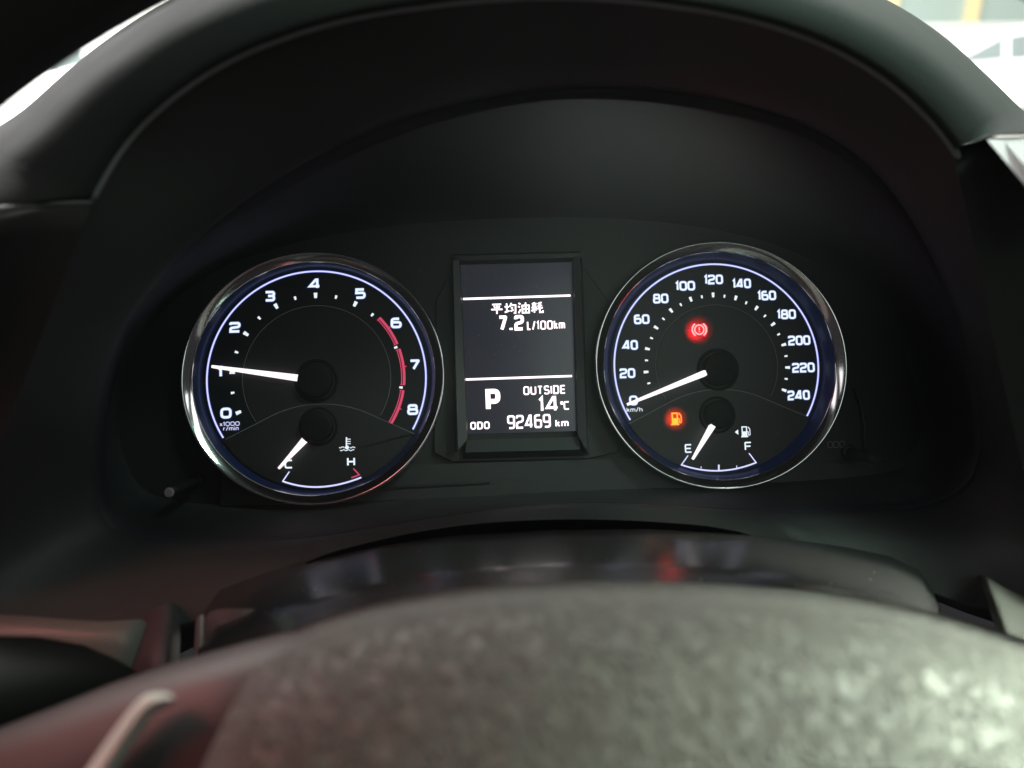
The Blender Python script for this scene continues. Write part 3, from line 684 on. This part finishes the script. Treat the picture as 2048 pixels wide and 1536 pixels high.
h = hub(tc_, 'needle_hub', ZL(820, 797), .0069, .0045)
needle(tc_, 'needle', ZL(730, 785), ZL(237, 719), .0028, .0012, .0036, h)
h = hub(tc_, 'coolant_needle_hub', ZL(832, 1060), .0062, .0045)
needle(tc_, 'coolant_needle', ZL(765, 1137), ZL(617, 1300), .0028, .0010, .0036, h)
for s, x, y in (('C', 675, 1275), ('H', 1030, 1261)):
    c = px2(ZL(x, y), -.0007); text_mesh(s, c[0], c[1], .0036, -.0007, .0007, 1.02).obj('gauge_letter', M_WHITE, tc_)
def curve3(pts, y): # quadratic through three pixel points
    a, b, c = [Vector(px2(p, y)) for p in pts]; m = b*2-(a+c)*.5
    return [a*(1-u)**2+m*2*u*(1-u)+c*u*u for u in [i/20 for i in range(21)]]
mb = MB(); ribbon(mb, curve3([ZL(640, 1372), ZL(855, 1405), ZL(1088, 1351)], -.0007), .00065, -.0007); ribbon(mb, [px2(ZL(640, 1375), -.0007), px2(ZL(679, 1318), -.0007)], .0005, -.0007); mb.obj('coolant_scale', M_LINE, tc_)
mb = MB(); ribbon(mb, [px2(ZL(*q), -.0007) for q in ((1043, 1300), (1077, 1336), (1032, 1353))], .0005, -.0007); mb.obj('hot_mark', M_RED, tc_)
mb = MB(); ribbon(mb, arcp(-SX, 0, .04625, radians(246), radians(287), 60), .00028, -.0012); mb.obj('lower_light_line', M_LINE, tc_)
mb = MB()
Z = lambda q, y=-.0007: px2(ZL(*q), y)
ribbon(mb, [Z((1004, 1122)), Z((1004, 1182))], .00055, -.0007)
for yy in (1133, 1146, 1159): ribbon(mb, [Z((1004, yy)), Z((1028, yy))], .0003, -.0007)
poly(mb, [Vector(Z((1007, 1180)))+Vector((.0008*cos(a), .0008*sin(a))) for a in [2*pi*i/12 for i in range(12)][::-1]], -.0007)
for yy, x0, x1 in ((1180, 962, 994), (1180, 1022, 1054), (1196, 968, 1048)):
    ribbon(mb, [Z((x0+(x1-x0)*i/16, yy+3.2*sin(i/16*(x1-x0)/27*2*pi))) for i in range(17)], .0003, -.0007)
mb.obj('coolant_icon', M_WHITE, tc_)

# --- speedometer
la0 = angp(SX, ZR(212, 1092)); la1 = angp(SX, ZR(1232, 1057))
sp_ = gauge('speedometer', 'right chrome ringed speed dial to 240 with red and amber warning lights', SX, 1.008, .0427, la0 % (2*pi), la1)
mb = revolve(MB(), SX, 0, [(.0253, .0002), (.0251, .0003), (.001, .0003)], 1, 96, cap=True); mb.obj('dial_centre', M_DIAL, sp_)
mb = MB(); ribbon(mb, arcp(SX, 0, .0255, angp(SX, ZR(425, 975)) % (2*pi), angp(SX, ZR(1020, 945)), 90), .0002, -.00035); mb.obj('inner_scale_line', M_GREYLINE, sp_)
ticks(sp_, SX, .0297, 6, .325, range(0, 13), .0020, .00105)
ticks(sp_, SX, .0294, 6, .325, [i+.5 for i in range(12)], .0013, .0007)
for s, x, y, wz in (('0', 247, 970, 50), ('20', 213, 815, 90), ('40', 228, 655, 90), ('60', 294, 508, 90), ('80', 402, 390, 90), ('100', 541, 318, 116), ('120', 702, 282, 112), ('140', 862, 305, 110), ('160', 1005, 373, 110), ('180', 1117, 480, 112), ('200', 1190, 628, 130), ('220', 1214, 783, 132), ('240', 1187, 940, 130)):
    c = px2(ZR(x, y)); k = .322/FPX/2.845
    lit_text('numeral', s, c[0], c[1], .0041, -.0005, .00088, M_WHITE, M_HALO, sp_, 1, .02, total=wz*k)
c = px2(ZR(253, 1022)); text_mesh('km/h', c[0], c[1], .0019, -.0006, .0003, 1.0, .14).obj('unit_text', M_WHITE, sp_)
SP = [ZR(218, 1105), ZR(575, 915), ZR(850, 900), ZR(1228, 1058)]
lower_plate(sp_, SX, SP, .0440); sep(sp_, SP)
h = hub(sp_, 'needle_hub', ZR(745, 790), .0069, .0045)
needle(sp_, 'needle', ZR(660, 812), ZR(212, 993), .0026, .0011, .0042, h)
h = hub(sp_, 'fuel_needle_hub', ZR(740, 1050), .0060, .0045)
needle(sp_, 'fuel_needle', ZR(700, 1112), ZR(585, 1305), .0028, .0010, .0042, h)
Z = lambda q, y=-.0007: px2(ZR(*q), y)
for s, x, y in (('E', 560, 1243), ('F', 900, 1230)):
    c = Z((x, y)); text_mesh(s, c[0], c[1], .0036, -.0007, .0006, 1.0).obj('gauge_letter', M_WHITE, sp_)
mb = MB(); ribbon(mb, curve3([ZR(517, 1335), ZR(733, 1370), ZR(948, 1322)], -.0007), .0006, -.0007)
for a, b, wd in (((519, 1338), (558, 1283), .00045), ((947, 1326), (905, 1270), .00045), ((632, 1345), (632, 1357), .00035), ((733, 1335), (733, 1368), .0007), ((835, 1340), (835, 1354), .00035)): ribbon(mb, [Z(a), Z(b)], wd, -.0007)
mb.obj('fuel_scale', M_LINE, sp_)
mb = MB(); ribbon(mb, arcp(SX, 0, .0460, radians(243), radians(287), 60), .00026, -.0012); mb.obj('lower_light_line', M_LINE, sp_)
def pump(cx, cz, s, name, m, parent, arrow=False):
    mb = MB(); y = -.0007; P = lambda a, b: (cx+a*s, cz+b*s)
    ribbon(mb, [P(-.30, -.5), P(-.30, .42), P(.10, .42), P(.10, -.5)], .10*s, y)
    poly(mb, [P(-.30, -.5), P(-.30, .02), P(.10, .02), P(.10, -.5)], y); poly(mb, [P(-.42, -.5), P(-.42, -.40), P(.22, -.40), P(.22, -.5)], y-.00002)
    ribbon(mb, fillet([P(.12, .0), P(.24, .0), P(.24, -.32), P(.40, -.32), P(.40, .22), P(.22, .42)], .06*s), .07*s, y)
    mb.obj(name, m, parent)
    if arrow:
        mb = MB(); poly(mb, [P(-.72, 0), P(-1.02+.0, 0), P(-.72, .0)], y) if False else poly(mb, [P(-.98, -.02), P(-.66, .22), P(-.66, -.26)], y); mb.obj('fuel_side_arrow', m, parent)
c = Z((885, 1147)); pump(c[0], c[1], .0046, 'fuel_icon', M_WHITE, sp_, True)
c = Z((490, 1073)); pump(c[0], c[1], .0052, 'fuel_warning_light', M_TELL_O, sp_)
spot('fuel_halo_spot', (c[0], -.0075, c[1]), .020, (1, .04, .0))  # added unseen spot facing the dial, throws the amber halo round the icon
c = Z((622, 567)); s = .0030
mb = MB(); ribbon(mb, arcp(c[0], c[1], s*.64, 0, 2*pi, 32)[:-1], s*.17, -.0007, True)
ribbon(mb, arcp(c[0], c[1], s*.98, radians(125), radians(235), 16), s*.20, -.0007); ribbon(mb, arcp(c[0], c[1], s*.98, radians(-55), radians(55), 16), s*.20, -.0007)
ribbon(mb, [(c[0], c[1]+s*.36), (c[0], c[1]-s*.08)], s*.15, -.0007); ribbon(mb, [(c[0], c[1]-s*.20), (c[0], c[1]-s*.34)], s*.15, -.0007)
mb.obj('brake_warning_light', M_TELL_R, sp_)
spot('brake_halo_spot', (c[0], -.0085, c[1]), .045, (1, .005, .01))  # added unseen spot in front of the dial makes the red halo

# reset stems
def stem(a, b, ya, yb, label, endm):
    t = thing('reset_stem', at(*a, ya), label, 'reset knob', 'reset stems beside the gauges')
    p, q = at(*a, ya), at(*b, yb); mb = MB(); mb.tube([p, p.lerp(q, .9), q], [.0021, .0021, .0019], 20); mb.obj('shaft', M_FRAME, t, True)
    d = (q-p).normalized(); mb = MB(); mb.tube([q, q+d*.0006], [.0019, .0015], 20); mb.obj('tip', endm, t)
    mb = MB(); mb.tube([p-d*.0005, p+d*.001], [.0034, .0030], 24); mb.obj('collar', M_FRAME, t, True)
stem((392, 962), (338, 985), .003, -.024, 'black reset stem with pale pinkish tip left below the rev counter', plastic('pale_tip', (.42, .34, .37), .5))
stem((1699, 905), (1752, 920), .003, -.020, 'dark reset stem under the faint ODO print right of the speed dial', M_FRAME)

# clear cover
ct = thing('gauge_cover', at(1030, 700, -.05), 'clear curved plastic lens over the gauges', 'gauge cover')
ta, tb = at(1030, 175, -.072), at(1100, 1004, -.031)
pn = (tb-ta).cross(Vector((1, 0, 0))).normalized()
def onlens(px, py):
    d = Fw*FPX + XC*(px-1024) + YC*(768-py); return CP+d*((ta-CP).dot(pn)/d.dot(pn))
mb = MB(); mb.add([onlens(CPX+r*.975*cos(t), CPY-r*.975*sin(t)) for t, r, y in Ra[::4]], [tuple(range(len(Ra[::4])))])
mb.obj('lens', M_CLEAR, ct, True)
mb = MB(); rnd = random.Random(21)
for _ in range(90):
    c = onlens(rnd.uniform(300, 1820), rnd.triangular(240, 960, 640)); r = rnd.uniform(.00004, .00011)
    mb.add([c+Vector((r*cos(q), -.0002, r*sin(q))) for q in (0, 1.26, 2.5, 3.77, 5.0)], [(0, 4, 3, 2, 1)])
o = mb.obj('dust', plastic('lens_dust', (.30, .29, .28), .9), ct); o['kind'] = 'stuff'

# ================================================================== STEERING COLUMN
ct = thing('column_cover', at(1100, 1200, -.09), 'grey steering column shroud with dark side slots behind the wheel', 'column cover')
edge = [(400, 1215), (440, 1172), (520, 1148), (610, 1126), (760, 1092), (900, 1072), (1100, 1060), (1300, 1058), (1500, 1070), (1650, 1088), (1780, 1108), (1835, 1128), (1868, 1170), (1885, 1240)]
NN = len(edge)
rows = []
for j, (dz, y) in enumerate(((26, -.046), (3, -.0462), (0, -.0475), (0.0, -.050), (0, -.06), (0, -.075), (0, -.090), (0, -.0935), (0, -.097), (0, -.105), (0, -.12), (0, -.135), (0, -.15))):
    row = []
    for i, (x, yy) in enumerate(edge):
        p = at(x, yy+dz, -.048 if j > 2 else y)
        if j > 2:
            k = -(y+.048); p = Vector((CP.x+(p.x-CP.x)*(1-3.5*k), y, p.z-.105*k-.19*max(0, k-.0455)))
        row.append(p)
    rows.append(row)
mb = MB(); mb.loft(rows, False); mb.obj('upper_shell', M_COVER, ct, True)
mb = MB(); rnd = random.Random(11)
for _ in range(70):
    a = rnd.randint(4, 9); b = rnd.randint(2, NN-3); u, v = rnd.random(), rnd.random()
    c = (rows[a][b]*(1-v)+rows[a][b+1]*v)*(1-u)+(rows[a+1][b]*(1-v)+rows[a+1][b+1]*v)*u+Vector((0, 0, .0001)); r = rnd.uniform(.00010, .00030)
    mb.add([c+Vector((r*cos(q), r*1.4*sin(q), 0)) for q in (0, 1.26, 2.5, 3.77, 5.0)], [(0, 1, 2, 3, 4)])
o = mb.obj('dust', plastic('dust_fleck', (.30, .28, .26), .9), ct); o['kind'] = 'stuff'
# side bosses with the slots
def patch(name, quadrows, depths, m, parent):
    mb = MB(); mb.loft([[at(x, y, d+dd) for (x, y, dd) in row] for row, d in zip(quadrows, depths)], False)
    o = mb.obj(name, m, parent, True); sb = o.modifiers.new('subsurf', 'SUBSURF'); sb.levels = 2; sb.render_levels = 2; return o
M_BOSS = plastic('boss_plastic', (.075, .062, .066), .5)
M_BOSS2 = plastic('boss_facet_plastic', (.11, .070, .070), .5)
patch('side_boss', [[(272, 1250, .006), (290, 1228, .004), (320, 1212, .002), (345, 1204, .003), (357, 1206, .02)], [(262, 1290, .004), (286, 1275, .0), (320, 1265, -.002), (348, 1262, 0), (362, 1264, .02)], [(262, 1340, .004), (286, 1335, .0), (316, 1330, -.002), (344, 1328, 0), (358, 1330, .02)], [(250, 1440, .004), (280, 1440, .0), (310, 1440, -.002), (336, 1440, 0), (350, 1440, .02)]], [-.072, -.080, -.086, -.088], M_BOSS, ct)
patch('slot_edge', [[(391, 1236, .02), (395, 1236, .002), (402, 1230, 0), (410, 1226, .002)], [(389, 1280, .02), (393, 1280, .001), (402, 1280, -.002), (411, 1280, .001)], [(386, 1345, .02), (390, 1345, .002), (398, 1345, 0), (409, 1345, .002)]], [-.086, -.088, -.090], plastic('edge_plastic', (.30, .29, .27), .35), ct)
patch('boss_facet', [[(408, 1226, .002), (440, 1216, .0), (500, 1218, .0), (560, 1222, .004)], [(408, 1262, .001), (440, 1262, -.002), (490, 1262, -.002), (540, 1262, .004)], [(406, 1345, .002), (440, 1350, 0), (500, 1350, .0), (560, 1350, .004)]], [-.087, -.089, -.091], M_BOSS2, ct)
patch('side_boss', [[(1952, 1150, .02), (1957, 1150, .004), (1970, 1150, 0), (2010, 1178, .0), (2048, 1192, .0), (2150, 1200, .01)], [(1985, 1230, .02), (1990, 1230, .004), (2000, 1232, 0), (2020, 1235, 0), (2048, 1240, 0), (2150, 1240, .01)], [(2010, 1330, .02), (2016, 1330, .004), (2024, 1330, 0), (2040, 1330, 0), (2060, 1330, 0), (2150, 1330, .01)]], [-.075, -.085, -.09], plastic('right_boss_plastic', (.040, .039, .036), .65, spec=.2), ct)
# pale curved streak drawn as a tube on the right of the shroud
mb = MB(); mb.tube([at(1590, 1172, -0.1025), at(1650, 1180, -0.1032), at(1710, 1194, -0.1038), at(1760, 1212, -0.1045), at(1800, 1234, -0.1052)], [.0002, .0009, .0012, .0010, .0003], 10); mb.obj('shroud_streak', plastic('streak_grey', (.17, .17, .155), .4), ct, True)

# lower dash strip and stalk on the left
lt = thing('knee_panel', at(60, 1300, -.075), 'grey green lower dash panel left of the steering column', 'dashboard panel')
patch('panel', [[(-1200, 1200, .012), (0, 1226, .002), (100, 1236, 0), (200, 1244, 0), (262, 1240, 0), (300, 1236, .01)], [(-1200, 1245, 0), (0, 1250, -.004), (100, 1258, -.004), (200, 1272, -.003), (262, 1282, -.001), (300, 1290, .01)], [(-1200, 1420, 0), (0, 1420, 0), (100, 1420, 0), (200, 1420, 0), (262, 1420, 0), (300, 1420, .01)], [(-1200, 1800, 0), (0, 1800, 0), (100, 1800, 0), (200, 1800, 0), (262, 1800, 0), (300, 1800, .01)]], [-.080, -.086, -.078, -.070], plastic('knee_plastic', (.15, .16, .14), .45), lt)
mt = thing('stalk_switch', at(250, 1345, -.10), 'black indicator stalk left of the steering column', 'stalk')
mb = MB(); P = [(300, 1372, -.088), (262, 1365, -.090), (220, 1360, -.094), (150, 1358, -.100), (60, 1364, -.108), (-60, 1376, -.117), (-200, 1392, -.127)]
mb.tube([at(*q) for q in P], [.0016, .0032, .0056, .0088, .0112, .0124, .0126], 28); mb.obj('lever', plastic('stalk_plastic', (.010, .012, .010), .55, .1, spec=.3), mt, True)
mb = MB(); mb.tube([at(-70, 1377, -.1175), at(-85, 1379, -.119)], .0130, 24); mb.obj('switch_collar', M_FRAME, mt, True)

# ================================================================== STEERING WHEEL
WY = -.180
wc = at(1300, 1745, WY)
wt = thing('steering_wheel', wc, 'black steering wheel with grained leather pad and pale spoke trim, in the foreground', 'steering wheel')
SCL = (CP.y*-1+WY)/FPX
mb = MB(); Rm = 2018*SCL*1.0+.0150; rings = []
for i in range(160):
    th = 2*pi*i/160; c = wc+Vector((Rm*cos(th), 0, Rm*sin(th))); e = Vector((cos(th), 0, sin(th)))
    rings.append([c+e*(.0145*cos(a))+Vector((0, .0165*sin(a), 0)) for a in [2*pi*k/24 for k in range(24)]])
rings.append(rings[0]); mb.loft(rings, True); mb.obj('rim', M_RIMLEATHER, wt, True)
topc = [(330, 1430), (420, 1345), (500, 1300), (580, 1268), (700, 1238), (850, 1212), (1000, 1198), (1200, 1192), (1400, 1196), (1600, 1208), (1800, 1238), (1950, 1275), (2100, 1325), (2250, 1390), (2350, 1470)]
def interp(L, x):
    for (a, b), (c, d) in zip(L, L[1:]):
        if a <= x <= c:
            return b+(d-b)*(x-a)/(c-a)
    return L[0][1] if x < L[0][0] else L[-1][1]
NX = 90
def smooth(A, k=3):
    for _ in range(k): A = [A[0]]+[(A[i-1]+2*A[i]+A[i+1])/4 for i in range(1, len(A)-1)]+[A[-1]]
    return A
xs = [400+(2330-400)*i/NX for i in range(NX+1)]
tops = smooth([interp([(a, b-0) for a, b in topc], x) for x in xs], 6)
vs = [(-30, -.118), (-14, -.138), (-5, -.148), (0, -.156), (4, -.162), (14, -.168), (35, -.173), (80, -.178), (150, -.182), (260, -.186), (420, -.189), (620, -.190), (900, -.188)]
mb = MB(); rows = []
for dv, y in vs:
    row = []
    for i, x in enumerate(xs):
        e = min(1, (x-400)/120); dd = (1-e)**2*.016
        xx = x-max(0, dv)*.40*(1-min(1, (x-400)/900)) if dv > 0 else x
        base_y = (1-e)**2
        row.append(at(xx+70*(1-min(1, (x-400)/700)), tops[i]+dv, y+dd))
    rows.append(row)
mb.loft(rows, False); mb.obj('airbag_pad', M_LEATHER, wt, True)
# left spoke shell
M_SPOKE = plastic('spoke_plastic', (.030, .025, .024), .6, .25, 900)
mb = MB(); rows = []
for x, y0, yd in ((-220, 1560, -.150), (-100, 1505, -.152), (0, 1462, -.154), (110, 1420, -.156), (220, 1376, -.157), (330, 1338, -.158), (420, 1312, -.158), (500, 1290, -.157), (560, 1275, -.154), (640, 1262, -.150)):
    rows.append([at(x, y0+d, yd+q) for d, q in ((-8, .03), (0, .004), (14, -.002), (60, -.006), (160, -.009), (320, -.010), (600, -.008))])
mb.loft(rows, False); mb.obj('spoke', M_SPOKE, wt, True)
patch('spoke_trim', [[(335, 1385, .004), (300, 1384, .003), (276, 1398, .003), (236, 1450, .003), (192, 1512, .003), (140, 1590, .003)], [(346, 1390, 0), (306, 1392, -.0012), (286, 1404, -.0012), (250, 1452, -.0012), (208, 1514, -.0012), (158, 1592, -.0012)],
      [(348, 1402, 0), (318, 1408, -.0008), (300, 1418, -.0008), (268, 1460, -.0008), (230, 1522, -.0008), (182, 1600, -.0008)], [(346, 1408, .004), (322, 1418, .003), (306, 1428, .003), (276, 1470, .003), (238, 1532, .003), (190, 1610, .003)]], [-.172, -.172, -.172, -.172], simple('satin_trim', (.30, .37, .33), .45, .1), wt)

# ================================================================== WINDSCREEN edge
wt2 = thing('windscreen', atw(110, 140, .62), 'windscreen glass with a dotted black border at the far left', 'windscreen', local=False)
bq = Vector(wt2['_b'])
mb = MB(); 
a = atw(-500, 420, .50); b = atw(2500, 420, .50); c = atw(2500, -500, .30+.35); d = atw(-500, -500, .30+.35)
mb.add([a, b, c, d], [(0, 1, 2, 3)]); mb.obj('glass_pane', M_WSGLASS, wt2)
nrm = (b-a).cross(d-a).normalized()
def onpane(px, py):
    dr = (T.to_3x3() @ (Fw*FPX + XC*(px-1024) + YC*(768-py))); o = T @ CP
    return o+dr*((a-o).dot(nrm)/dr.dot(nrm))
mb = MB()
L0, L1 = Vector((60, 113)), Vector((165, 163)); dl = (L1-L0).normalized(); dn = Vector((-dl.y, dl.x))*-1
off = -nrm*.001 if nrm.y > 0 else nrm*.001
qd = [L0+dn*-.8, L1+dn*-.8, L1+dn*.8, L0+dn*.8]; mb.add([onpane(v.x, v.y)+off for v in qd], [(0, 1, 2, 3)])
mb.obj('border_line', M_TRIMB, wt2)
mb = MB()
for r in range(3):
    for k in range(26):
        cpt = L0+dl*(k*4.4+r*2.2)+dn*(-3.0-r*3.0); rr = 1.05-.18*r
        mb.add([onpane(cpt.x+rr*cos(q), cpt.y+rr*sin(q))+off for q in [2*pi*i/6 for i in range(6)]], [tuple(range(6))])
o = mb.obj('border_dots', M_TRIMB, wt2); o['kind'] = 'stuff'

for o in list(col.objects):
    if '_b' in o: del o['_b']
